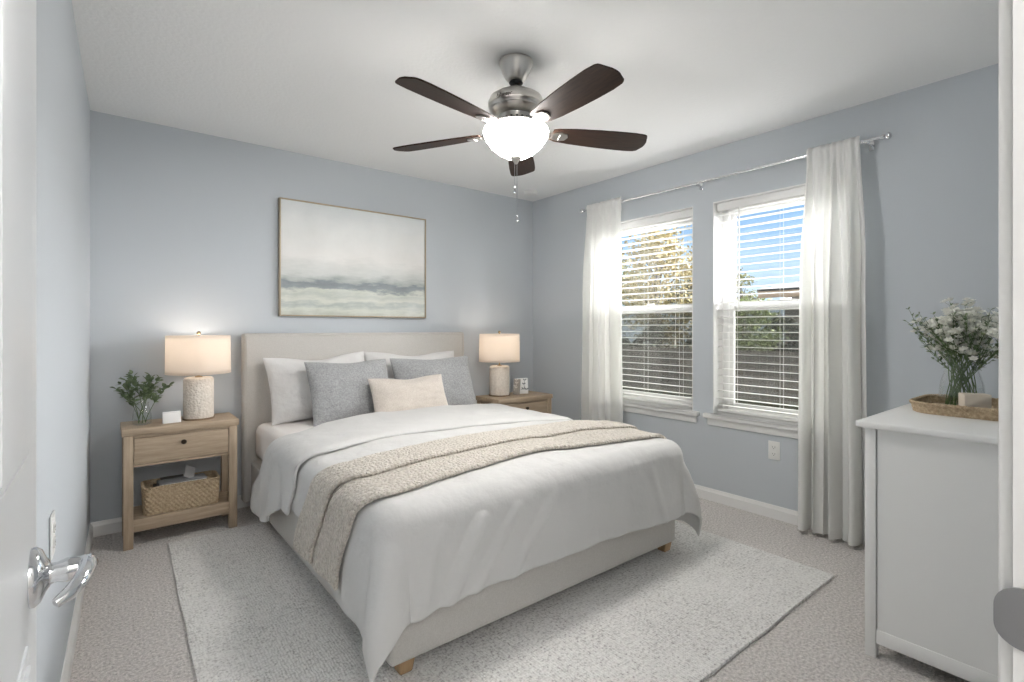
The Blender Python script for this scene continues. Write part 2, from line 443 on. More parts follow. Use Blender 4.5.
obj('lever', MB().tube([(hx+.046, hy+.012, hz), (hx+.049, hy-.002, hz+.002), (hx+.048, hy-.022, hz+.002), (hx+.043, hy-.042, hz-.001), (hx+.034, hy-.058, hz-.006), (hx+.024, hy-.064, hz-.010)], [.009, .010, .0085, .008, .0075, .005], n=14), M['chrome'], h)

# unseen hallway behind the camera; its glowing globe is added as frontal fill light
struct('floor_hall', MB().box(-1.1, 1.9, -1.9, -.04, -.10, 0), M['carpet'], smooth=False)
struct('ceiling_hall', MB().box(-1.1, 1.9, -1.9, -.04, H, H+.1), M['ceiling'], smooth=False)
b = MB(); b.box(-1.2, -1.1, -2, -.04, 0, H); b.box(1.9, 2, -2, -.04, 0, H); b.box(-1.2, 2, -2, -1.9, 0, H)
b.box(-1.1, lx(0)-.02, -.05, -.04, 0, H)
struct('wall_hall', b, mat('hall_paint', (.78, .77, .75), .85), smooth=False)
hl = thing('added_hall_fill', 'unseen white globe added behind the doorway as frontal fill light', 'fill light', (.10, -.80, H))
obj('canopy', MB().lathe([(.0, 0), (.06, 0), (.055, -.02), (.0, -.022)], n=30), M['nickel'], hl)
obj('cord', MB().tube([(0, 0, -.02), (0, 0, -.24)], .003, 8), M['black'], hl)
obj('globe', MB().ball((0, 0, -.44), .20, u=32, v=20), mat('hall_fill_glow', (.9, .9, .88), .4, emit=HALL_FILL_GLOW, ecol=(1, .98, .96)), hl)

# ------------------------------------------------------------------ windows
def window(name, y0, y1):
    wn = struct_root(name, (0, 0, 0)); t = .006
    b_ = MB()                                # white liner of the recess
    b_.box(XR+.001, XW, y0, y0+t, WZ0, WZ1); b_.box(XR+.001, XW, y1-t, y1, WZ0, WZ1)
    b_.box(XR+.001, XW, y0+t, y1-t, WZ1-t, WZ1); b_.box(XR+.001, XW, y0+t, y1-t, WZ0, WZ0+t)
    obj('window_liner', b_, M['trim'], wn, smooth=False)
    xa, xb = XR+.120, XR+.175
    b_ = MB(); f = .045; yy0, yy1, z0, z1 = y0+t, y1-t, WZ0+t, WZ1-t
    b_.box(xa, xb, yy0, yy0+f, z0, z1, .003); b_.box(xa, xb, yy1-f, yy1, z0, z1, .003)
    b_.box(xa, xb, yy0+f, yy1-f, z1-f, z1, .003); b_.box(xa, xb, yy0+f, yy1-f, z0, z0+f, .003)
    obj('window_frame', b_, M['trim'], wn)
    zm = 1.345
    def sash(nm, x0, x1, za, zb, fw):
        s_b = MB(); ya, yb = yy0+f-.004, yy1-f+.004
        s_b.box(x0, x1, ya, ya+fw, za, zb, .003); s_b.box(x0, x1, yb-fw, yb, za, zb, .003)
        s_b.box(x0, x1, ya+fw, yb-fw, zb-.042, zb, .003); s_b.box(x0, x1, ya+fw, yb-fw, za, za+.045, .003)
        s_ = obj(nm, s_b, M['trim'], wn)
        g = MB().box((x0+x1)/2-.002, (x0+x1)/2+.002, ya+fw-.004, yb-fw+.004, za+.04, zb-.038)
        obj('glass_pane', g, M['glass'], s_, smooth=False); return s_
    lo = sash('sash', xa+.004, xa+.026, z0+f-.006, zm+.032, .038)
    sash('sash', xa+.029, xa+.050, zm-.030, z1-f+.004, .030)
    ya, yb = yy0+f, yy1-f
    obj('insect_screen', MB().box(xb+.002, xb+.004, ya, yb, z0+.03, zm), M['screen'], wn, smooth=False)
    obj('sash_lock', MB().box(xa-.010, xa+.01, (ya+yb)/2-.03, (ya+yb)/2+.03, zm+.032, zm+.044, .003), M['trim'], lo)
    ov = .055                                # stool and apron
    obj('window_sill', MB().box(XR-.042, XR+.122, y0+.001, y1-.001, WZ0+.0065, WZ0+.020, .003).box(XR-.042, XR-.0005, y0-ov, y1+ov, WZ0-.012, WZ0+.020, .006, 3), M['trim'], wn)
    obj('sill_apron', MB().box(XR-.016, XR-.0005, y0-ov+.02, y1+ov-.02, WZ0-.062, WZ0-.012, .005, 2), M['trim'], wn)
    return wn
window('window_1', *W1); window('window_2', *W2)

# ------------------------------------------------------------------ blinds
def blind(y0, y1, label):
    bl = thing('window_blind', label, 'window blind', (XR+.062, (y0+y1)/2, WZ1-.008), group='slatted blinds in the two windows')
    hw = (y1-y0)/2-.012; top = 0
    obj('head_rail', MB().box(-.030, .026, -hw, hw, -.052, 0, .004), M['trim'], bl)
    b_ = MB(); n = 27; zt = -.078; zb = -(WZ1-.008-WZ0)+.075; sp = (zt-zb)/(n-1)
    for i in range(n):
        z = zt-i*sp
        mt = Matrix.Translation((0, 0, z)) @ Matrix.Rotation(R(3), 4, 'Y')
        b_.box(-.0235, .0235, -hw+.002, hw-.002, -.0014, .0014, mtx=mt)
    obj('slats', b_, M['slat'], bl, smooth=False)
    obj('bottom_rail', MB().box(-.026, .024, -hw, hw, zb-.040, zb-.024, .004), M['trim'], bl)
    b_ = MB()
    for yy in (-hw*.72, 0, hw*.72):
        for xx in (-.0255, .0255): b_.tube([(xx, yy, -.05), (xx, yy, zb-.024)], .0009, 5)
    obj('ladder_cord', b_, M['plastic'], bl)
    obj('tilt_wand', MB().tube([(-.036, hw*.62, -.05), (-.038, hw*.62, -.75)], .004, 8), M['plastic'], bl)
    obj('lift_cord', MB().tube([(-.036, -hw*.66, -.05), (-.037, -hw*.66, -.95)], .0012, 5).lathe([(.002, -.99), (.006, -.985), (.003, -.95)], c=(-.037, -hw*.66, 0), n=10), M['plastic'], bl)
blind(*W1, 'white slatted blind in the window nearer the bed, trees showing between its slats')
blind(*W2, 'white slatted blind in the window nearer the dresser, a roof edge showing between its slats')

# ------------------------------------------------------------------ curtains and rod
RX, RZ = XR-.078, 2.203
rod = thing('curtain_rod', 'thin chrome curtain rod spanning both windows', 'curtain rod', (RX, 1.935, RZ))
obj('pole', MB().tube([(0, -1.07, 0), (0, 1.07, 0)], .0085, 14), M['chrome'], rod)
for s in (-1, 1):
    obj('finial', MB().lathe([(.0, 0), (.013, .002), (.013, .012), (.009, .016), (.018, .026), (.019, .034), (.010, .044), (.0, .046)], n=20, mtx=Matrix.Translation((0, s*1.065, 0)) @ Matrix.Rotation(-s*PI/2, 4, 'X')), M['chrome'], rod)
for yy in (-1.0, .02, 1.0):
    obj('bracket', MB().box(.074, .0775, yy-.012, yy+.012, -.035, .035, .001).tube([(.076, yy, -.004), (.03, yy, -.013), (0, yy, -.011)], .005, 8).lathe([(.012, -.014), (.014, -.010), (.012, -.006)], c=(0, yy, 0), n=14), M['chrome'], rod)

def curtain(cy, wt, wm, wb, seed, label, nf, dy=0):
    ct = thing('curtain', label, 'curtain', (RX, cy, 0), group='white curtain panels on the chrome rod')
    rnd = random.Random(seed); ph = [rnd.uniform(0, 6.28) for _ in range(6)]
    def f(u, v):
        z = 2.236-v*(2.236-.018)
        wd_ = wt+(wm-wt)*ss(0, .3, v)+(wb-wm)*ss(.4, 1, v)
        uu = u-.5
        fold = math.sin(2*PI*nf*u+ph[0]+.5*math.sin(2.5*v+ph[1]))*.62+.38*math.sin(2*PI*(nf*1.7)*u+ph[2]+.8*v)
        gath = math.sin(2*PI*nf*2.2*u+ph[3])
        amp = .011+.037*ss(.02, .35, v)+.012*v
        xx = -fold*amp+gath*.007*(1-ss(.03, .35, v))
        if v < .045: xx = xx*.55+ (-.016 if False else 0)
        pocket = math.exp(-((z-RZ)/.016)**2)*.012
        xx -= pocket
        yy = wd_*uu+.010*math.sin(2*PI*nf*u*2+ph[4])*ss(.1, .5, v)+dy*v
        return Vector((xx-.014+.006*nz(u*5, v*4, seed), yy, z+.006*math.sin(2*PI*nf*u+ph[5])*(v > .9)*v))
    o = obj('fabric_panel', MB().grid(150, 90, f), M['curtain'], ct, ang=180); 
    md = o.modifiers.new('thickness', 'SOLIDIFY'); md.thickness = .0015
    obj('rod_pocket', MB().tube([(0, -wt/2+.005, RZ), (0, wt/2-.005, RZ)], .0125, 14), M['curtain'], ct)
    def hem(u, v):
        p = f(u, 1-.028*v); return Vector((p.x-.0022, p.y, p.z))
    o = obj('bottom_hem', MB().grid(150, 4, hem), M['curtain'], ct, ang=180)
curtain(2.772, .37, .40, .43, 3, 'white curtain panel hanging between the bed corner and the window', 4)
curtain(1.098, .268, .33, .350, 11, 'white curtain panel hanging between the window and the dresser', 4)

# ------------------------------------------------------------------ wall plates
def plate(loc, rotz, label, name='wall_outlet'):
    p = thing(name, label, 'outlet', loc, rotz)           # local -y is the wall side, plate faces +y
    obj('cover_plate', MB().box(-.036, .036, 0, .006, -.058, .058, .003), M['plastic'], p)
    for s in (-1, 1):
        rc = obj('receptacle', MB().prism(rrect(.034, .028, .010), 0, .003, mtx=Matrix.Translation((0, .009, s*.021)) @ Matrix.Rotation(PI/2, 4, 'X')), M['plastic'], p)
        obj('slots', MB().box(-.008, -.006, .009, .0095, s*.021-.004, s*.021+.006).box(.006, .008, .009, .0095, s*.021-.003, s*.021+.005).box(-.002, .002, .009, .0095, s*.021-.010, s*.021-.006), M['slot'], rc, smooth=False)
    return p
plate((XR-.0005, 1.455, .426), PI/2, 'white double power outlet below the sill of the window nearer the dresser')
plate((lx(1.88)+.001, 1.88, .625), -PI/2-math.atan(.0245), 'white double power outlet on the left wall, seen at a slant near the open door')
sm = tag(obj('smoke_alarm', MB().lathe([(.0, 0), (.065, 0), (.065, -.012), (.055, -.030), (.03, -.036), (.0, -.036)], n=36), M['plastic'], loc=(3.02, 3.50, H)), 'low round white smoke alarm on the ceiling by the far corner', 'smoke alarm')

# ------------------------------------------------------------------ rug
b = MB()
def rugf(u, v):
    x_ = .235+u*(2.72-.235); y_ = .93+v*(3.355-.93)
    x_ += .006*nz(v*9, u*3, 2)*(u < .001 or u > .999) + .045*(v-.4)*(1-u); y_ += .005*nz(u*9, 1, 3)*(v < .001 or v > .999)
    return Vector((x_, y_, .002))
b.grid(60, 60, rugf)
tag(obj('area_rug', b, M['rug'], smooth=False, solid=.011), 'large pale grey speckled woven rug under the bed', 'rug')

# ------------------------------------------------------------------ bed
RT = .0135
BX0, BX1, BY0, BY1 = .735, 2.365, 1.56, 3.66
bed = thing('bed', 'beige linen upholstered bed frame with tall flat headboard', 'bed', (1.55, 2.6, 0))
def L(x0, x1, y0, y1, z0, z1): return (x0-1.55, x1-1.55, y0-2.6, y1-2.6, z0, z1)
obj('headboard', MB().box(*L(.694, 2.408, 3.664, 3.752, .05, 1.160), .018, 4), M['upholstery'], bed)
b = MB()   # rails
b.box(*L(BX0, BX1, BY0, BY1, .062, .323), .014, 3)
obj('base', b, M['upholstery'], bed)
b = MB(); wv = .0025
b.tube([(.712-1.55, 3.662-2.6, .05), (.712-1.55, 3.662-2.6, 1.138), (.721-1.55, 3.662-2.6, 1.144), (2.38-1.55, 3.662-2.6, 1.144), (2.39-1.55, 3.662-2.6, 1.138), (2.39-1.55, 3.662-2.6, .05)], wv, 8)
obj('headboard_piping', b, M['upholstery'], bed)
for lx_, ly_, g0 in ((.80, 1.60, RT), (2.315, 1.60, RT), (.762, 3.42, 0), (2.33, 3.42, 0)):
    cx_, cy_ = lx_-1.55, ly_-2.6; sx__ = -1 if lx_ < 1.5 else 1; sy_ = -1 if ly_ < 2.5 else 0
    b = MB(); z0 = g0+.0005; z1 = .075 if ly_ < 3 else .075
    tp = [(-.032, -.032), (.032, -.032), (.032, .032), (-.032, .032)]
    lo = [b.bm.verts.new((cx_+p[0]*.72-sx__*.0, cy_+p[1]*.72+sy_*.0, z0)) for p in tp]; hi = [b.bm.verts.new((cx_+p[0], cy_+p[1], z1)) for p in tp]
    b.bm.faces.new(lo[::-1]); b.bm.faces.new(hi)
    for i in range(4): b.bm.faces.new((lo[i], lo[(i+1) % 4], hi[(i+1) % 4], hi[i]))
    bmesh.ops.bevel(b.bm, geom=list(b.bm.edges), offset=.003, segments=2, affect='EDGES')
    obj('leg', b, M['leg_wood'], bed)

# mattress in a fitted sheet: rounded slab
b = MB(); b.box(.752, 2.348, 1.615, 3.653, .331, .578, .065, 6)
bmesh.ops.subdivide_edges(b.bm, edges=[e_ for e_ in b.bm.edges if e_.calc_length() > .2], cuts=30, use_grid_fill=True)
for v in b.bm.verts:
    p = v.co; k = nz(p.x, p.y, p.z, 3.5)*.006; v.co += Vector((k*.6, 0, k))
tag(obj('mattress', b, M['sheet'], ang=60), 'thick mattress in an off-white fitted sheet on the bed frame', 'mattress')

# drape: a flat cloth laid over the bed and falling over its edges
RXL, RXR, RYF = .775, 2.325, 1.60
RAD = .075
def crown(x_, y_):
    u = (x_-1.55)/.78; v = (y_-2.6)/1.05
    return .026*max(0, 1-abs(u)**3.2)*max(0, 1-max(0, -v)**7)
def drape(fx, fy, off=0., flare=.05, wave=1., corner=.06, seed=0, front=True):
    a = (RXL-fx) if fx < RXL else (fx-RXR if fx > RXR else 0); sgn = -1 if fx < RXL else 1
    bb = max(0, RYF-fy) if front else 0
    cx_ = min(max(fx, RXL), RXR); cy_ = max(fy, RYF) if front else fy
    d = math.hypot(a, bb)
    if a > 0 and bb > 0: d *= 1-.13*math.sin(2*math.atan2(bb, a))**2
    zt = .586+off+crown(cx_, cy_)+.008*nz(fx, fy, seed, 3.2)+.004*nz(fx, fy, seed+5, 9)
    if d < 1e-6: return Vector((fx, fy, zt))
    hd = math.hypot(a, bb); dx_, dy_ = sgn*a/hd, -bb/hd
    r = RAD; Lq = r*PI/2
    if d < Lq:
        th = d/r; o_ = (r+off)*math.sin(th); dr = (r)*(1-math.cos(th))
    else:
        o_ = r+off+(d-Lq)*flare; dr = r+(d-Lq)*math.sqrt(1-flare**2)
        wgt = ss(0, .30, d-Lq)
        phi = math.atan2(bb, a)
        if a > 0 and bb > 0:
            sq = (abs(math.cos(phi))**5+abs(math.sin(phi))**5)**(-1/5)
            o_ += (sq-1)*(r+off+.01)*ss(0, .10, d-Lq)
            o_ += corner*wgt*math.exp(-((phi-PI/4)/.42)**2)
        s = (cy_ if bb == 0 else cx_) if (a == 0 or bb == 0) else 9+phi*.35
        o_ += wave*wgt*(.007*math.sin(s*9+seed)+.005*math.sin(s*31+2*seed+2*nz(s, 1, seed)))+wave*.010*nz(fx, fy, seed+2, 6)*wgt
        if front and bb > 0:                 # creases radiating up from the hanging corner
            for s0, k_, am_, wd_ in ((.90, .55, .028, .020), (1.00, .80, .019, .018), (1.16, .9, .013, .020), (.80, .25, .012, .025), (1.5, .3, .004, .03), (2.18, -.35, .009, .02)):
                o_ += am_*math.exp(-((fx-s0-k_*(.30-(d-Lq)))/wd_)**2)*ss(-.06, .06, d-Lq)*ss(.40, .22, d-Lq)
    z = zt-dr
    return Vector((cx_+dx_*o_, cy_+dy_*o_, max(z, RT+.012+.004*math.sin(fx*40))))

def lerp_tab(t, tab):
    for (a, b_), (c_, d_) in zip(tab, tab[1:]):
        if t <= c_: 
            k = (t-a)/(c_-a) if c_ > a else 0; return b_+(d_-b_)*max(0, min(1, k))
    return tab[-1][1]
duvet = thing('duvet', 'fluffy white duvet spread over the bed, its head end folded back', 'duvet', (0, 0, 0))
OLL = [(1.0, .46), (1.5, .47), (1.9, .47), (2.25, .30), (2.7, .29), (3.3, .30)]     # overhang at the left along the bed
OLR = [(1.0, .49), (1.6, .48), (2.0, .44), (2.6, .40), (3.3, .40)]
def duv(u, v):
    y0 = RYF-(.395+.008*math.sin(u*9+1)+.012*nz(u*6, 3)); y_ = y0+(2.78-y0)*v
    xl = RXL-lerp_tab(y_, OLL); xr = RXR+lerp_tab(y_, OLR)
    return drape(xl+(xr-xl)*u, y_, 0, seed=1)
obj('cover', MB().grid(170, 130, duv), M['duvet'], duvet, ang=180, solid=.016, sub=1)
def fold_edge(x_):
    return 2.33+.30*max(0, RXL+.04-x_)+.12*math.exp(-((x_-1.25)/.50)**2)
def duf(u, v):
    x_ = RXL-.50+u*(RXR+.43-(RXL-.50))
    lo = fold_edge(x_); 
    hi = lerp_tab(x_, [(.27, 3.24), (.40, 3.22), (.55, 3.05), (.66, 2.93), (.74, 2.88), (.82, 2.88), (1.0, 3.0), (1.3, 3.10), (1.7, 3.12), (3, 3.10)])
    hi += .015*nz(x_, 1, 4, 3)
    y_ = lo+(hi-lo)*v
    p = drape(x_, y_, .024-.010*ss(1.7, 2.3, x_), seed=2, flare=.03 if x_ < 1.5 else .02, wave=1.3 if x_ < 1.5 else .3, front=False)
    if x_ < RXL-.12:                       # the hanging flap ends in an uneven point
        k = ss(.12, .5, RXL-x_); p.z += k*(.03*math.sin(v*7-1)+.23*ss(.55, 0, v)*1.0)*.8; p.y += k*.02
    tuck = ss(.06, 0, v); p.z -= tuck*.010
    return p
obj('folded_back_layer', MB().grid(150, 60, duf), M['duvet'], duvet, ang=180, solid=.016, sub=1)

# knitted throw: a wide strip and its folded-over half
throw = thing('throw_blanket', 'chunky oatmeal knitted throw laid across the foot of the bed', 'throw blanket', (0, 0, 0))
def tsh(x_, bump):
    return (.60*min(.36, RXL-x_) if x_ < RXL else 0)+bump*math.exp(-((x_-1.45)/.45)**2)
def thr(lo0, hi0, off, ovl, ovr, b0, b1):
    def f(u, v):
        x_ = RXL-ovl+u*(RXR+ovr-(RXL-ovl)); y_ = (lo0+tsh(x_, b0))*(1-v)+(hi0+tsh(x_, b1))*v+.012*nz(x_, v, lo0, 4)
        fr = drape(x_, y_, off, seed=1, flare=.06, wave=.8, front=False)
        e_ = max(ss(.04, 0, v), ss(.96, 1, v)); fr.z -= e_*.004
        return fr
    return f
obj('knit_strip', MB().grid(190, 40, thr(1.640, 2.065, .022, .42, .36, .09, .06)), M['knit'], throw, ang=180, solid=.018, sub=1)
obj('folded_half', MB().grid(190, 24, thr(1.850, 2.058, .042, .415, .355, .05, .06)), M['knit'], throw, ang=180, solid=.015, sub=1)

# ------------------------------------------------------------------ pillows
def pillow(name, label, w_, h_, t_, loc, rx, rz, ry, m, sag=.05, seed=0, group=None, corner=.05, thing_cat='pillow'):
    b_ = MB(); N = 44
    def side(sg):
        def f(u, v):
            a = u*2-1; c_ = v*2-1
            a_, c__ = math.sin(a*PI/2), math.sin(c_*PI/2)
            ea = 1-abs(a_)**2.6; ec = 1-abs(c__)**2.6
            th = t_/2*(max(0, ea)**.55)*(max(0, ec)**.55)
            pin = 1-corner*(1-c__*c__)*1.0; pin2 = 1-corner*(1-a_*a_)
            x_ = w_/2*a_*pin; y_ = h_/2*c__*pin2
            y_ -= sag*h_*math.exp(-(a_/.45)**2)*ss(.3, 1, c__)             # dent in the top edge
            th *= 1+.22*nz(a_, c__, seed, 2.1); wr = (.008*nz(a_*2.2, c__*2.2, seed+3, 2.2)-.006*abs(nz(a_*1.5+c__*2, c__*1.2-a_, seed+9, 2.5)))*(ea*ec)**.5
            return Vector((x_, y_, sg*(th+.0015)+wr))
        return f
    b_.grid(N, N, side(1)); b_.grid(N, N, side(-1))
    bmesh.ops.remove_doubles(b_.bm, verts=b_.bm.verts, dist=.0035)
    o = obj(name, b_, m, ang=180)
    o.rotation_euler = (Matrix.Rotation(rz, 4, 'Z') @ Matrix.Rotation(rx, 4, 'X') @ Matrix.Rotation(ry, 4, 'Z')).to_euler()
    o.location = loc
    b2 = MB(); pts = []
    for k in range(161):                 # piped seam round the rim
        a = 2*PI*k/160; ca, sa = math.cos(a), math.sin(a)
        m_ = max(abs(ca), abs(sa)); a_, c__ = ca/m_, sa/m_
        pin = 1-corner*(1-c__*c__); pin2 = 1-corner*(1-a_*a_)
        pts.append((w_/2*a_*pin, h_/2*c__*pin2-sag*h_*math.exp(-(a_/.45)**2)*ss(.3, 1, c__), 0))
    obj('seam', b2.tube(pts, .0028, 6), m, o)
    tag(o, label, thing_cat, group)
    return o
pillow('bed_pillow', 'white bed pillow leaning on the left half of the headboard', .70, .44, .17, (1.155, 3.545, .800), R(72), R(3), R(2), M['pillow_white'], .07, 1, 'white bed pillows against the headboard')
pillow('bed_pillow', 'white bed pillow leaning on the right half of the headboard', .76, .44, .17, (1.865, 3.545, .803), R(72), R(-3), R(-1), M['pillow_white'], .07, 2, 'white bed pillows against the headboard')
pillow('throw_pillow', 'grey linen throw pillow in front of the left white pillow', .57, .43, .15, (1.290, 3.335, .775), R(66), R(2), R(0), M['pillow_grey'], .03, 3, 'grey throw pillows', .045, 'throw pillow')
pillow('throw_pillow', 'grey linen throw pillow in front of the right white pillow', .64, .43, .15, (1.925, 3.330, .775), R(66), R(-6), R(0), M['pillow_grey'], .03, 4, 'grey throw pillows', .045, 'throw pillow')
pillow('lumbar_pillow', 'small oblong beige pillow in front of the two grey ones', .56, .285, .13, (1.635, 3.165, .728), R(64), R(0), R(0), M['pillow_beige'], .07, 5, None, .035, 'throw pillow')

# ------------------------------------------------------------------ nightstands
def nightstand(loc, label):
    n = thing('nightstand', label, 'nightstand', loc, group='washed oak nightstands'); wd, dp = .545, .29   # origin = front left floor corner
    n_ = .044
    obj('top', MB().box(-.008, wd+.008, -.008, dp+.008, .612, .650, .004), M['oak'], n)
    for x0, y0 in ((0, 0), (wd-n_, 0), (0, dp-n_), (wd-n_, dp-n_)):
        obj('leg', MB().box(x0, x0+n_, y0, y0+n_, .0005, .612, .002), M['oak_v'], n)
    b_ = MB(); b_.box(n_, wd-n_, .006, .03, .598, .612); b_.box(n_, wd-n_, .003, .03, .440, .452, .001)
    b_.box(.010, .024, n_, dp-n_, .44, .612); b_.box(wd-.024, wd-.010, n_, dp-n_, .44, .612); b_.box(n_, wd-n_, dp-.03, dp-.014, .44, .612); b_.box(.02, wd-.02, .035, dp-.03, .441, .449)
    obj('drawer_case', b_, M['oak'], n)
    d = obj('drawer', MB().box(n_+.003, wd-n_-.003, .001, .022, .455, .595, .002), M['oak'], n)
    obj('knob', MB().lathe([(.0, 0), (.006, 0), (.005, .008), (.0125, .014), (.0135, .020), (.009, .026), (.0, .027)], n=20, mtx=Matrix.Translation((wd/2, .001, .552)) @ Matrix.Rotation(PI/2, 4, 'X')), M['bronze'], d)
    obj('shelf', MB().box(n_, wd-n_, .004, .024, .088, .156, .002).box(.012, wd-.012, .022, dp-.022, .136, .155).box(.012, .024, n_, dp-n_, .10, .156).box(wd-.024, wd-.012, n_, dp-n_, .10, .156), M['oak'], n)
    return n
nightstand((.068, 3.412, 0), 'washed oak nightstand left of the bed with a basket on its shelf')
ns2 = nightstand((2.452, 3.235, 0), 'washed oak nightstand right of the bed, half hidden behind the bedding')
ns2.scale = (1.06, 1.06, .954)
NT1, NT2 = .6505, .6505*.954

# ------------------------------------------------------------------ table lamps
def lamp(loc, label, rs=.168, rb=.079, hb=.25, sz0=.275, sz1=.497, power=1.1):
    l = thing('table_lamp', label, 'lamp', loc, group='table lamps with drum shades')
    obj('lamp_foot', MB().lathe([(.0, 0), (rb+.004, 0), (rb+.004, .010), (.0, .010)], n=48), mat('lamp_foot_wood', (.22, .15, .09), .5), l)
    obj('lamp_body', MB().lathe([(.0, .010), (rb-.001, .010), (rb, .02), (rb, hb-.014), (rb-.005, hb-.004), (rb-.014, hb), (.0, hb)], n=64), M['ceramic'], l)
    obj('neck', MB().lathe([(.0, hb-.001), (.020, hb-.001), (.020, hb+.004), (.007, hb+.008), (.007, hb+.06), (.014, hb+.064), (.014, hb+.10), (.0, hb+.10)], n=24), M['brass'], l)
    obj('bulb', MB().lathe([(.010, hb+.10), (.013, hb+.115), (.026, hb+.14), (.030, hb+.16), (.024, hb+.180), (.010, hb+.19), (.0, hb+.191)], n=20), M['bulb'], l)
    b_ = MB(); 
    def f(u, v):
        a = 2*PI*u; r = rs*.985+(rs-rs*.985)*(1-v); return Vector((r*math.cos(a), r*math.sin(a), sz0+(sz1-sz0)*v))
    sh = obj('lamp_shade', b_.grid(64, 12, f, True), M['shade'], l, ang=60, solid=.0018)
    for zz, rr in ((sz0, rs), (sz1, rs*.985)):
        obj('shade_trim', MB().tube([(rr*math.cos(2*PI*k/64), rr*math.sin(2*PI*k/64), zz) for k in range(65)], .0028, 6), M['shade'], sh)
    b_ = MB()
    for k in range(3):
        a = 2*PI*k/3+.4; b_.tube([(0, 0, sz1-.012), (rs*.98*math.cos(a), rs*.98*math.sin(a), sz1-.004)], .002, 6)
    b_.tube([(0, 0, hb+.09), (.037, 0, hb+.12), (.037, 0, hb+.18), (0, 0, sz1-.012), (-.037, 0, hb+.18), (-.037, 0, hb+.12), (0, 0, hb+.09)], .0018, 6)
    obj('harp', b_, M['brass'], l)
    obj('lamp_finial', MB().lathe([(.0, sz1-.014), (.005, sz1-.012), (.005, sz1+.008), (.011, sz1+.012), (.011, sz1+.022), (.004, sz1+.028), (.0, sz1+.029)], n=16), M['brass'], l)
    pd = bpy.data.lights.new('lamp_bulb', 'POINT'); pd.energy = power; pd.color = (1, .91, .82); pd.shadow_soft_size = .03
    po = bpy.data.objects.new('lamp_bulb_light', pd); C.objects.link(po); po.parent = l; po.location = (0, 0, hb+.21)
    return l
lamp((.432, 3.560, NT1), 'lit table lamp with cream textured base on the left nightstand')
lamp((2.618, 3.445, NT2), 'lit table lamp with plain cream base on the right nightstand', rs=.172, rb=.086, hb=.254, sz0=.292, sz1=.523)

# ------------------------------------------------------------------ greenery in a glass vase, card
gv = thing('glass_vase', 'small clear glass vase of leafy sprigs on the left nightstand', 'vase', (.155, 3.545, NT1))
def hollow(prof, t, n=40):
    p = [(r, z) for r, z in prof]; inner = [(max(r-t, .0005), z) for r, z in prof[::-1] if z > .006]
    return MB().lathe([(.0005, 0)]+p+inner+[(.0005, .006)], n=n)
obj('vessel', hollow([(.036, 0), (.043, .004), (.046, .03), (.043, .065), (.034, .10), (.031, .115), (.034, .125)], .0018), M['vaseglass'], gv)
obj('water', MB().lathe([(.0, .0065), (.040, .0065), (.0435, .03), (.041, .060), (.0, .060)], n=32), M['water'], gv)
def sprig(base, tip, label, seed, grp, leafL=.036, leafW=.021, nl=9, name='leafy_sprig', branches=3, blossoms=0, brad=.011, lm=None, cat='sprig'):
    rnd = random.Random(seed); s = thing(name, label, cat, base, group=grp)
    tip = Vector(tip)-Vector(base); st_b = MB(); lf = MB(); fl = MB()
    side = tip.cross(Vector((0, 0, 1)))
    if side.length < .01: side = Vector((1, 0, 0))
    side.normalize()
    def pt(t): 
        return Vector((tip.x*t**1.5, tip.y*t**1.5, tip.z*(t if True else 0)))+side*.012*math.sin(t*5+seed)
    P_ = [pt(i/8) for i in range(9)]
    st_b.tube(P_, [.0022-.0012*i/8 for i in range(9)], 6)
    ends = [(P_[-1], (P_[-1]-P_[-2]).normalized())]
    def leaves(a, d, n_, L0):
        for k in range(n_):
            t = k/max(1, n_-1); p = a+d*L0*t
            for sg in (-1, 1):
                dd = (d*.7+Vector((rnd.uniform(-1, 1), rnd.uniform(-1, 1), rnd.uniform(-.4, .7))).normalized()*.9).normalized()
                lf.leaf(p, dd, Vector((rnd.uniform(-.6, .6), rnd.uniform(-.6, .6), 1)), leafL*rnd.uniform(.7, 1.15), leafW*rnd.uniform(.8, 1.2))
    for k in range(branches):
        t = .55+.4*k/max(1, branches); a = pt(t); d0 = (pt(t+.04)-a).normalized()
        d = (d0+Vector((rnd.uniform(-1, 1), rnd.uniform(-1, 1), rnd.uniform(-.1, .6)))*.8).normalized(); Lb = tip.length*rnd.uniform(.16, .30)
        st_b.tube([a, a+d*Lb*.5, a+d*Lb+Vector((0, 0, .004))], [.0013, .001, .0007], 5)
        leaves(a+d*Lb*.15, d, max(2, nl//2), Lb*.9); ends.append((a+d*Lb, d))
    leaves(pt(.62), (P_[-1]-pt(.62)).normalized(), nl//2+1, (P_[-1]-pt(.62)).length)
    for k in range(blossoms):
        e0, d = ends[k % len(ends)]
        c = e0+Vector((rnd.uniform(-1, 1), rnd.uniform(-1, 1), rnd.uniform(-.6, .9)))*brad*2.1
        st_b.tube([e0, c], .0008, 4); up = (d+Vector((rnd.uniform(-.6, .6), rnd.uniform(-.6, .6), .6))).normalized()
        ax = up.orthogonal().normalized(); ay = up.cross(ax)
        for q in range(6):
            a_ = 2*PI*q/6+k; dd = (ax*math.cos(a_)+ay*math.sin(a_)+up*.35)
            fl.leaf(c, dd, up, brad*1.5, brad*1.05, -.2)
        for q in range(4):
            a_ = 2*PI*q/4+k+.4; dd = (ax*math.cos(a_)+ay*math.sin(a_)+up*1.3)
            fl.leaf(c, dd, up, brad*1.1, brad*.8, -.2)
    obj('stem', st_b, M['stem'], s); obj('leaves', lf, lm or M['leaf'], s, ang=180)
    if blossoms: obj('blossoms', fl, M['petal'], s, ang=180)
    else: fl.bm.free()
    return s
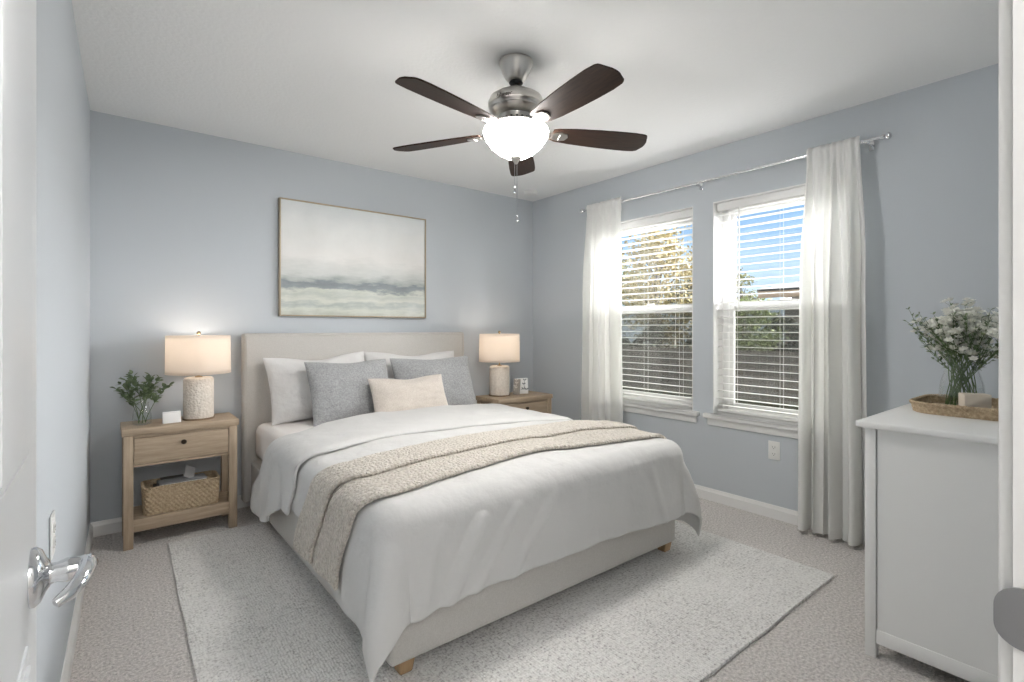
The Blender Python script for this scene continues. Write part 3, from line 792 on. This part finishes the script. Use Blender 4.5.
tips = [(-.115, -.01, .235), (-.075, .015, .285), (-.03, -.03, .30), (.03, .03, .29), (.065, -.015, .27), (.112, .0, .225), (-.095, -.04, .20), (.01, -.04, .255)]
for i, t in enumerate(tips):
    a = i*2.4; sprig((.155+.018*math.cos(a), 3.545+.018*math.sin(a), NT1+.010), (.155+t[0], 3.545+t[1], NT1+.012+t[2]*.84), 'leafy green sprig standing in the small glass vase on the left nightstand', 20+i, 'green sprigs in the small vase', nl=8)
cd = thing('place_card', 'small blank white card standing beside the left lamp', 'card', (.292, 3.485, NT1), R(4))
obj('card_front', MB().box(-.044, .044, 0, .0025, .0, .066, .0008, mtx=Matrix.Rotation(R(-12), 4, 'X')), M['paper'], cd)
obj('card_back', MB().box(-.044, .044, -.0025, 0, .0, .064, .0008, mtx=Matrix.Translation((0, .029, 0)) @ Matrix.Rotation(R(14), 4, 'X')), M['paper'], cd)

# ------------------------------------------------------------------ hinged picture frame on the right nightstand
pf = thing('picture_frame', 'small white hinged frame with leaf and branch prints on the right nightstand', 'picture frame', (2.80, 3.385, NT2+.003), R(-22))
def fpanel(nm, x0, w_, rot, m_, marks, mc):
    mt = Matrix.Translation((x0, 0, 0)) @ Matrix.Rotation(rot, 4, 'Z') @ Matrix.Rotation(R(-9), 4, 'X')
    p = obj(nm, MB().box(0, w_, 0, .008, 0, .135, .0015, mtx=mt), m_, pf)
    b_ = MB(); rnd = random.Random(len(nm))
    for q in marks:
        b_.tube([mt @ Vector((w_*a, -.0012, .135*c_)) for a, c_ in q], .0016, 5)
        for a, c_ in q[1:]:
            for s in (-1, 1): b_.leaf(mt @ Vector((w_*a, -.0016, .135*c_)), mt.to_3x3() @ Vector((s*.8, 0, .7)), mt.to_3x3() @ Vector((0, -1, 0)), .022, .011, 0)
    obj('print', b_, mc, p)
fpanel('left_panel', -.070, .066, R(-48), mat('grey_print_board', (.32, .31, .29), .7), [[(.5, .15), (.45, .4), (.5, .7), (.4, .9)], [(.2, .2), (.3, .5)]], mat('pale_print_ink', (.62, .60, .56), .7))
fpanel('right_panel', -.025, .105, R(6), M['paper'], [[(.7, .35), (.62, .6), (.72, .85)], [(.3, .28), (.55, .3), (.85, .26)]], mat('grey_print_ink', (.22, .24, .25), .7))

# ------------------------------------------------------------------ woven basket with books, on the nightstand shelf
def rr_pt(u, hx_, hy_, r):
    per = [2*(hx_-r), PI*r/2, 2*(hy_-r), PI*r/2]*2; tot = sum(per); s = (u % 1)*tot
    segs = [((-(hx_-r), -hy_), (1, 0)), None, ((hx_, -(hy_-r)), (0, 1)), None, ((hx_-r, hy_), (-1, 0)), None, ((-hx_, hy_-r), (0, -1)), None]
    cs = {1: ((hx_-r), -(hy_-r), -90), 3: ((hx_-r), (hy_-r), 0), 5: (-(hx_-r), (hy_-r), 90), 7: (-(hx_-r), -(hy_-r), 180)}
    for i in range(8):
        if s <= per[i] or i == 7:
            if segs[i]:
                (px, py), (dx_, dy_) = segs[i]; nrm_ = (dy_, -dx_); return px+dx_*s, py+dy_*s, nrm_[0], nrm_[1], tot
            cx_, cy_, a0 = cs[i]; a = R(a0)+s/r; return cx_+r*math.cos(a), cy_+r*math.sin(a), math.cos(a), math.sin(a), tot
        s -= per[i]
def woven(hx_, hy_, r, hgt, rows, cols, amp, flare=.06, th=.010, rim=.007):
    b_ = MB(); nu = cols*6; nv = rows*5+1
    def f(sg):
        def g(u, v):
            px, py, nx, ny, tot = rr_pt(u, hx_, hy_, r); row = v*rows; k = int(min(row, rows-.001)); fr = row-k
            strand = math.sin(PI*fr)**.6*.5+.5
            wv_ = math.sin(2*PI*(u*cols*.5)+PI*(k % 2)+(fr-.5)*1.0)
            o_ = amp*(wv_*.75*strand+strand*.5)*(1 if sg > 0 else .5)-(0 if sg > 0 else th)+flare*v*hgt
            return Vector((px+nx*o_, py+ny*o_, v*hgt))
        return g
    b_.grid(nu, nv, f(1), True); b_.grid(nu, nv, f(-1), True)
    return b_
def braid_rim(hx_, hy_, r, z, rim, n=420, turns=90, inset=.004):
    b_ = MB()
    for ph in (0, PI):
        pts = []
        for i in range(n+1):
            px, py, nx, ny, tot = rr_pt(i/n, hx_, hy_, r); a = 2*PI*turns*i/n+ph
            pts.append((px+nx*(math.cos(a)*rim*.6-inset+.0), py+ny*(math.cos(a)*rim*.6-inset), z+math.sin(a)*rim*.6))
        b_.tube(pts, rim*.62, 6, caps=False)
    return b_
bk = thing('storage_basket', 'rectangular woven seagrass basket on the left nightstand shelf', 'basket', (.341, 3.532, .1565))
obj('woven_wall', woven(.180, .088, .028, .145, 10, 84, .0035, .04), M['seagrass'], bk, ang=180)
obj('woven_rim', braid_rim(.186, .094, .03, .147, .0080), M['seagrass'], bk)
obj('basket_floor', MB().prism(rrect(.34, .156, .025), .001, .008), M['seagrass'], bk)
# stack filling the basket
def book(loc, w_, d_, h_, cov, label, rz=0, tilt=0):
    t = thing('book', label, 'book', loc, rz, 'books in the woven basket'); mt = Matrix.Rotation(tilt, 4, 'X')
    b_ = MB(); b_.box(-w_/2, w_/2, -d_/2, d_/2, 0, .003, mtx=mt).box(-w_/2, w_/2, -d_/2, d_/2, h_-.003, h_, mtx=mt).box(-w_/2, -w_/2+.003, -d_/2, d_/2, 0, h_, mtx=mt)
    obj('book_cover', b_, cov, t, smooth=False)
    obj('pages', MB().box(-w_/2+.004, w_/2-.004, -d_/2+.004, d_/2-.004, .0032, h_-.0032, mtx=mt), M['paper'], t, smooth=False)
z0 = .1565+.0085
book((.335, 3.532, z0), .25, .15, .045, M['darkbook'], 'dark book lying at the bottom of the basket', 0)
book((.335, 3.532, z0+.0455), .24, .15, .040, M['greybook'], 'grey book lying in the middle of the basket', R(1))
book((.330, 3.532, z0+.0865), .245, .148, .035, M['darkbook'], 'brown book under the topmost grey book in the basket', R(-1))
book((.345, 3.518, z0+.1225), .235, .115, .026, M['greybook'], 'topmost grey book with white pages in the basket', R(3))
pc = tag(obj('folded_paper', MB().box(-.028, .028, -.0015, .0015, 0, .075, .0005), mat('pale_grey_card', (.50, .50, .51), .7), loc=(.375, 3.515, z0+.1495)), 'pale grey folded card standing on the books in the basket', 'paper')
pc.rotation_euler = (R(-38), R(28), R(12))
bb = thing('wooden_box', 'dark wooden box lying at the back of the basket', 'box', (.300, 3.590, z0+.1225));
obj('box_body', MB().box(-.055, .055, -.010, .010, 0, .026, .002), M['darkbook'], bb); obj('box_lid', MB().box(-.057, .057, -.011, .011, .026, .033, .002), M['darkbook'], bb)

# ------------------------------------------------------------------ painting
pt_ = thing('framed_painting', 'wide framed painting of a misty grey marsh above the headboard', 'painting', (1.50, YB-.0005, 1.279))
hw, ph_ = .570, .820
obj('canvas', MB().box(-hw+.010, hw-.010, -.030, -.002, .010, ph_-.010), M['painting'], pt_, smooth=False)
b = MB(); t = .009
b.box(-hw, -hw+t, -.038, -.001, 0, ph_, .001); b.box(hw-t, hw, -.038, -.001, 0, ph_, .001); b.box(-hw+t, hw-t, -.038, -.001, 0, t, .001); b.box(-hw+t, hw-t, -.038, -.001, ph_-t, ph_, .001)
obj('frame', b, M['gold'], pt_)

# ------------------------------------------------------------------ ceiling fan
fan = thing('ceiling_fan', 'five-blade ceiling fan with dark walnut blades, brushed nickel motor and lit bowl', 'ceiling fan', (1.495, 1.839, H))
obj('canopy', MB().lathe([(.0, 0), (.079, 0), (.080, -.012), (.074, -.022), (.066, -.050), (.046, -.085), (.030, -.094), (.0, -.094)], n=48), M['nickel'], fan)
obj('hanger_ball', MB().lathe([(.0, -.090), (.030, -.094), (.033, -.100), (.024, -.112), (.0, -.114)], n=24), M['black'], fan)
obj('downrod', MB().tube([(0, 0, -.10), (0, 0, -.165)], .0115, 20).lathe([(.0, -.14), (.018, -.142), (.018, -.150), (.0, -.152)], n=20), M['nickel'], fan)
mo = obj('motor_housing', MB().lathe([(.0, -.146), (.05, -.148), (.095, -.156), (.122, -.174), (.131, -.196), (.131, -.212), (.122, -.220), (.120, -.228), (.124, -.234), (.112, -.252), (.090, -.262), (.0, -.264)], n=64), M['nickel'], fan)
b = MB()
for k in range(20):
    a = 2*PI*k/20; mt = Matrix.Rotation(a, 4, 'Z') @ Matrix.Translation((.0755, 0, -.283)) @ Matrix.Rotation(R(16), 4, 'Y')
    b.box(-.003, .003, -.0045, .0045, -.014, .014, mtx=mt)
obj('vent_slots', b, M['slot'], mo, smooth=False)
obj('switch_housing', MB().lathe([(.0, -.262), (.086, -.262), (.084, -.27), (.068, -.302), (.060, -.310), (.072, -.318), (.0, -.320)], n=48), M['nickel'], fan)
fc = bpy.data.curves.new('maker_mark', 'FONT'); fc.body = 'Hunter'; fc.size = .026; fc.extrude = .0003; fc.align_x = 'CENTER'; fc.shear = .35; fc.materials.append(M['bronze'])
tmp = bpy.data.objects.new('lettering', fc); C.objects.link(tmp); bpy.context.view_layer.update()
me_ = bpy.data.meshes.new_from_object(tmp.evaluated_get(bpy.context.evaluated_depsgraph_get())); C.objects.unlink(tmp); bpy.data.objects.remove(tmp)
fo = bpy.data.objects.new('maker_mark', me_); C.objects.link(fo); fo.parent = mo
am = math.atan2(-1.839, -1.495)-.42
fo.location = (.1325*math.cos(am), .1325*math.sin(am), -.213); fo.rotation_euler = (PI/2, 0, am+PI/2)
def blade_outline():
    xs = [(.175, .040), (.20, .050), (.28, .060), (.40, .069), (.50, .073), (.58, .074), (.628, .071), (.640, .066)]
    tip = [(.662, .026), (.665, .018), (.664, .006)]
    upp = xs+[(.648, .060)]+tip; low = [(x_, -y_) for x_, y_ in xs]+[(.646, -.058)]+[(.6635, -.012)]
    return low+upp[::-1]
for k in range(5):
    a = R(47.1+72*k); mt = Matrix.Rotation(a, 4, 'Z') @ Matrix.Translation((0, 0, -.325)) @ Matrix.Rotation(R(-12), 4, 'X')
    bl = obj('blade', MB().prism(blade_outline(), -.0035, .0035, .0015), M['walnut'], fan, ang=30)
    bl.matrix_local = mt
    ir = MB()
    ir.prism([(.175, -.022), (.215, -.034), (.245, -.024), (.255, 0), (.245, .024), (.215, .034), (.175, .022)], -.010, -.0036, .0015)
    o = obj('blade_iron', ir, M['nickel'], fan, ang=30); o.matrix_local = mt
    ir = MB(); ir.prism([(.085, -.014), (.13, -.017), (.18, -.022), (.18, .022), (.13, .017), (.085, .014)], -.003, .003, .001)
    m2 = Matrix.Rotation(a, 4, 'Z') @ Matrix.Translation((0, 0, -.300)) @ Matrix.Rotation(R(10), 4, 'Y') @ Matrix.Rotation(R(-8), 4, 'X')
    for v in ir.bm.verts: v.co = mt.inverted() @ m2 @ v.co
    for s in (-1, 0, 1): ir.ball((.212, s*.016, -.011), .0035, u=8, v=6)
    obj('iron_arm', ir, M['nickel'], o, ang=30)
obj('light_collar', MB().lathe([(.0, -.318), (.070, -.318), (.074, -.326), (.0, -.328)], n=48), M['nickel'], fan)
obj('glass_bowl', MB().lathe([(.050, -.328), (.10, -.326), (.140, -.320), (.150, -.322), (.153, -.332), (.149, -.348), (.138, -.370), (.117, -.398), (.085, -.425), (.050, -.444), (.02, -.452), (.0, -.453)], n=64), M['bowl'], fan)
obj('added_uplight_block', MB().lathe([(.0, -.3165), (.07, -.3165), (.136, -.312), (.1465, -.3125), (.1485, -.3185), (.142, -.3150), (.07, -.3195), (.0, -.3195)], n=64), M['nickel'], fan)  # pan added over the bowl to keep its glow off the ceiling
obj('bowl_finial', MB().lathe([(.0, -.440), (.030, -.444), (.030, -.451), (.018, -.458), (.013, -.466), (.008, -.476), (.0, -.480)], n=28), M['nickel'], fan)
for dx_, ln in ((-.008, .585), (.006, .715)):
    ch = obj('pull_chain', MB().tube([(dx_, 0, -.472), (dx_, 0, -ln)], .0011, 6), M['chrome'], fan)
    obj('chain_pull', MB().lathe([(.0, -ln), (.003, -ln-.004), (.0065, -ln-.022), (.0055, -ln-.030), (.0, -ln-.034)], c=(dx_, 0, 0), n=14), M['chrome'], ch)

# ------------------------------------------------------------------ dresser by the doorway
DR = (2.168, .10, 0); DW, DD, DH = 1.0, .542, .856
dr = thing('dresser', 'white painted dresser standing end-on in the right foreground', 'dresser', DR)
obj('top', MB().box(-.022, DW+.022, -.004, DD+.024, DH-.024, DH, .007, 3), M['cabinet'], dr)
for x0, y0 in ((0, 0), (0, DD-.034), (DW-.034, 0), (DW-.034, DD-.034)):
    obj('leg', MB().box(x0, x0+.034, y0, y0+.034, .0005, DH-.024, .002), M['cabinet'], dr)
obj('side_panel', MB().box(.006, .020, .034, DD-.0375, .085, DH-.026), M['cabinet'], dr, smooth=False)
obj('side_panel', MB().box(DW-.020, DW-.006, .034, DD-.0375, .085, DH-.026), M['cabinet'], dr, smooth=False)
obj('side_rail', MB().box(.003, .024, .034, DD-.034, .055, .105, .001), M['cabinet'], dr)
obj('side_rail', MB().box(DW-.024, DW-.003, .034, DD-.034, .055, .105, .001), M['cabinet'], dr)
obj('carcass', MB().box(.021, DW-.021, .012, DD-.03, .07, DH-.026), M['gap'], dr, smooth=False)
for r_ in range(4):
    z0 = .085+r_*.187
    for c_ in range(2):
        x0 = .040+c_*.465
        d = obj('drawer', MB().box(x0, x0+.455, DD-.03, DD-.004, z0, z0+.178, .003), M['cabinet'], dr)
        for kx in (.13, .33): obj('knob', MB().lathe([(.0, 0), (.007, 0), (.006, .012), (.015, .020), (.014, .028), (.0, .030)], n=18, mtx=Matrix.Translation((x0+kx, DD-.004, z0+.09)) @ Matrix.Rotation(-PI/2, 4, 'X')), M['nickel'], d)

TZ = DH+.0005
tr = thing('woven_tray', 'low rounded seagrass tray on the dresser top', 'tray', (2.705, .380, TZ))
obj('tray_wall', woven(.185, .215, .09, .036, 3, 120, .0035, .25, .008), M['seagrass'], tr, ang=180)
obj('tray_rim', braid_rim(.197, .227, .1, .038, .0075, turns=110, n=520), M['seagrass'], tr)
obj('tray_floor', MB().prism(rrect(.366, .426, .088), .001, .010, .001), M['seagrass'], tr)
TF = TZ+.0105
fv = thing('flower_vase', 'clear glass vase of white blossoms on the dresser tray', 'vase', (2.725, .468, TF))
obj('vessel', hollow([(.060, 0), (.070, .006), (.073, .05), (.068, .10), (.055, .15), (.042, .185), (.040, .205), (.044, .220)], .003, 56), M['vaseglass'], fv)
obj('water', MB().lathe([(.0, .0065), (.0665, .0065), (.0695, .05), (.0665, .085), (.0, .085)], n=40), M['water'], fv)
rnd = random.Random(5)
Ml2 = mat('small_grey_green_leaf', (.085, .13, .06), .6, col2=(.22, .28, .17), cs=40)
camdir = Vector((-2.725, -.468, 0)).normalized(); lat = Vector((-camdir.y, camdir.x, 0))
for i in range(22):
    a = i*2.39996; rr = .13*math.sqrt((i+.5)/22)
    px_ = rr*math.cos(a)*1.0; py_ = rr*math.sin(a)
    hgt = .215+.175*(1-(rr/.13)**2*.55)*rnd.uniform(.85, 1.02)
    b0 = (2.725+.045*math.cos(a+2.2), .468+.045*math.sin(a+2.2), TF+.010)
    sprig(b0, (2.725+px_, .468+py_, TF+.0+hgt), 'white blossom stem standing in the glass vase on the dresser', 100+i, 'white blossom stems in the dresser vase', .015, .007, 3, 'blossom_stem', 4, 26, .0122, Ml2, 'flower')
for i in range(14):
    a = i*2*PI/14+.2; rr = rnd.uniform(.13, .178); hgt = rnd.uniform(.25, .37)
    b0 = (2.725+.04*math.cos(a+2.8), .468+.04*math.sin(a+2.8), TF+.012)
    sprig(b0, (2.725+rr*math.cos(a), .468+rr*math.sin(a), TF+hgt), 'small-leaved green filler sprig round the white blossoms on the dresser', 200+i, 'green filler sprigs in the dresser vase', .019, .009, 8, 'filler_sprig', 4, 0, .01, Ml2, 'sprig')
cdl = thing('block_candle', 'square beige wax block candle in the tray before the vase', 'candle', (2.578, .405, TF), -CAM_YAW-R(20))
obj('wax', MB().box(-.041, .041, -.026, .026, 0, .078, .003), M['stone'], cdl)
obj('wick', MB().tube([(0, 0, .077), (.001, 0, .083)], .0008, 5), M['slot'], cdl)

# ------------------------------------------------------------------ outside
GZ = -.25
Mg = mat('lawn_green', (.035, .05, .014), .9, col2=(.06, .06, .025), cs=3)
struct('ground_outside', MB().box(XW+2.2, 40, -14, 34, GZ-.1, GZ), Mg, smooth=False)
struct('ground_bounce_paving', MB().box(XW, XW+2.2, -14, 34, GZ-.1, GZ+.005), mat('pale_bounce_concrete', (.35, .34, .32), .9, col2=(.40, .39, .37), cs=2), smooth=False)  # unseen pale strip added to bounce daylight up through the windows
Mt = [mat('olive_foliage', (.16, .17, .06), .8, col2=(.32, .31, .15), cs=6), mat('yellowing_foliage', (.26, .22, .09), .8, col2=(.50, .42, .22), cs=6), mat('dark_foliage', (.06, .068, .045), .8, col2=(.14, .15, .11), cs=5), mat('bright_shrub_foliage', (.20, .26, .08), .8, col2=(.38, .42, .20), cs=8)]
Mbark = mat('grey_bark', (.14, .12, .10), .9, bump=.6, bs=20, bdist=.02)
def tree(name, label, loc, h_, r, m_, seed, n=2600, ls=.10, trunk=.10, low=.25, cat='tree', group=None):
    rnd = random.Random(seed); t = thing(name, label, cat, loc, group=group); lf = MB(); tb = MB()
    tb.tube([(0, 0, 0), (.05*r, 0, h_*.3), (-.04*r, .05*r, h_*.6), (0, 0, h_*.92)], [trunk, trunk*.8, trunk*.5, trunk*.12], 10)
    cl = []
    for i in range(26):
        a = rnd.uniform(0, 6.28); q = rnd.uniform(low, .97); rr = r*math.sin(PI*min(1, max(.08, (q-low+.1)/(1.1-low))))**.6*rnd.uniform(.25, .95)
        c = Vector((rr*math.cos(a), rr*math.sin(a), h_*q)); cl.append(c)
        tb.tube([(0, 0, h_*max(low*.6, q-.2)), (c.x*.5, c.y*.5, h_*(q-.08)), c], [trunk*.3, trunk*.18, trunk*.06], 6)
    for i in range(n):
        c = cl[i % 26]; v = Vector((rnd.gauss(0, 1), rnd.gauss(0, 1), rnd.gauss(0, .8)))*r*.17
        lf.leaf(c+v, Vector((rnd.uniform(-1, 1), rnd.uniform(-1, 1), rnd.uniform(-1, .6))), Vector((rnd.uniform(-1, 1), rnd.uniform(-1, 1), 1)), ls*rnd.uniform(.7, 1.3), ls*.6, .2)
    obj('trunk', tb, Mbark, t); obj('foliage', lf, m_, t, ang=180); return t
tree('oak_tree', 'tall yellowing tree outside the window nearer the bed', (14.5, 10.2, GZ), 4.6, 2.0, Mt[1], 1, 5200, .13, .12)
tree('oak_tree', 'olive green tree beside the yellowing one, seen through the window nearer the bed', (17.5, 14.8, GZ), 4.6, 1.7, Mt[0], 2, 4200, .13, .12)
tree('oak_tree', 'dark evergreen behind the yellowing tree, seen low through the window nearer the bed', (18.5, 11.0, GZ), 3.7, 1.7, Mt[2], 3, 4200, .16, .10, low=.1)
tree('garden_shrub', 'bright green shrub at the left of the window nearer the dresser', (11.0, 5.5, GZ), 2.15, .75, Mt[3], 4, 2600, .09, .04, low=.08, cat='shrub')
tree('palm_tree', 'small distant tree top beside the roof edge', (22, 11.2, GZ), 3.9, .8, Mt[0], 6, 900, .12, .06, low=.6)
for i, (x_, y_, hh, rr) in enumerate(((12.4, 4.0, 2.0, .6), (12.6, 2.2, 2.1, .6), (12.7, 5.5, 1.9, .62), (12.3, 7.1, 1.8, .62), (11.8, 8.6, 1.6, .6), (11.9, 10.1, 1.7, .62), (11.9, 11.7, 1.8, .65))):
    tree('hedge_shrub', 'dark leafy shrub of the hedge beyond the lawn', (x_, y_, GZ), hh*.92, rr, Mt[2], 30+i, 2200, .12, .04, low=.05, cat='shrub', group='dark shrubs of the garden hedge')
# neighbour's house
hs = thing('neighbour_house', 'low beige house with a brown shingle roof beyond the garden', 'house', (16, 2, GZ))
obj('house_wall', MB().box(0, 5, -7, 4.8, 0, 2.40), mat('beige_render', (.38, .33, .28), .9, bump=.3, bs=30), hs, smooth=False)
obj('fascia', MB().box(-.5, -.44, -7.6, 5.37, 2.36, 2.56), mat('tan_fascia', (.45, .32, .22), .7), hs, smooth=False)
b = MB(); b.prism([(-.44, 2.44), (5.5, 2.44), (5.5, 2.54), (2.5, 3.0), (-.52, 2.56)], -7.6, 5.4)
for v in b.bm.verts: v.co = Vector((v.co.x, v.co.z, v.co.y+.06))
obj('roof', b, mat('grey_shingle', (.08, .08, .08), .9, col2=(.12, .115, .11), cs=8), hs, smooth=False)
hw_ = obj('house_window', MB().box(-.03, 0, 1.2, 2.4, .9, 1.8), M['trim'], hs, smooth=False); obj('house_pane', MB().box(-.035, -.03, 1.26, 2.34, .96, 1.74), mat('dark_pane', (.05, .06, .07), .1), hw_, smooth=False)
fn = thing('garden_fence', 'brown wooden board fence at the end of the garden', 'fence', (10.0, 0, GZ))
b = MB(); y_ = -6.
while y_ < 18: b.box(0, .018, y_, y_+.138, .03, 1.0); y_ += .145
Mf = mat('weathered_fence_wood', (.20, .17, .14), .85, col2=(.36, .31, .27), scale=(1, 1, .15), cs=9)
obj('boards', b, Mf, fn, smooth=False)
obj('rail', MB().box(.018, .05, -6, 18, .2, .28), Mf, fn, smooth=False); obj('rail', MB().box(.018, .05, -6, 18, .8, .88), Mf, fn, smooth=False)
for k in range(11): obj('post', MB().box(.018, .1, -6+k*2.4, -5.91+k*2.4, 0, 1.05), Mf, fn, smooth=False)
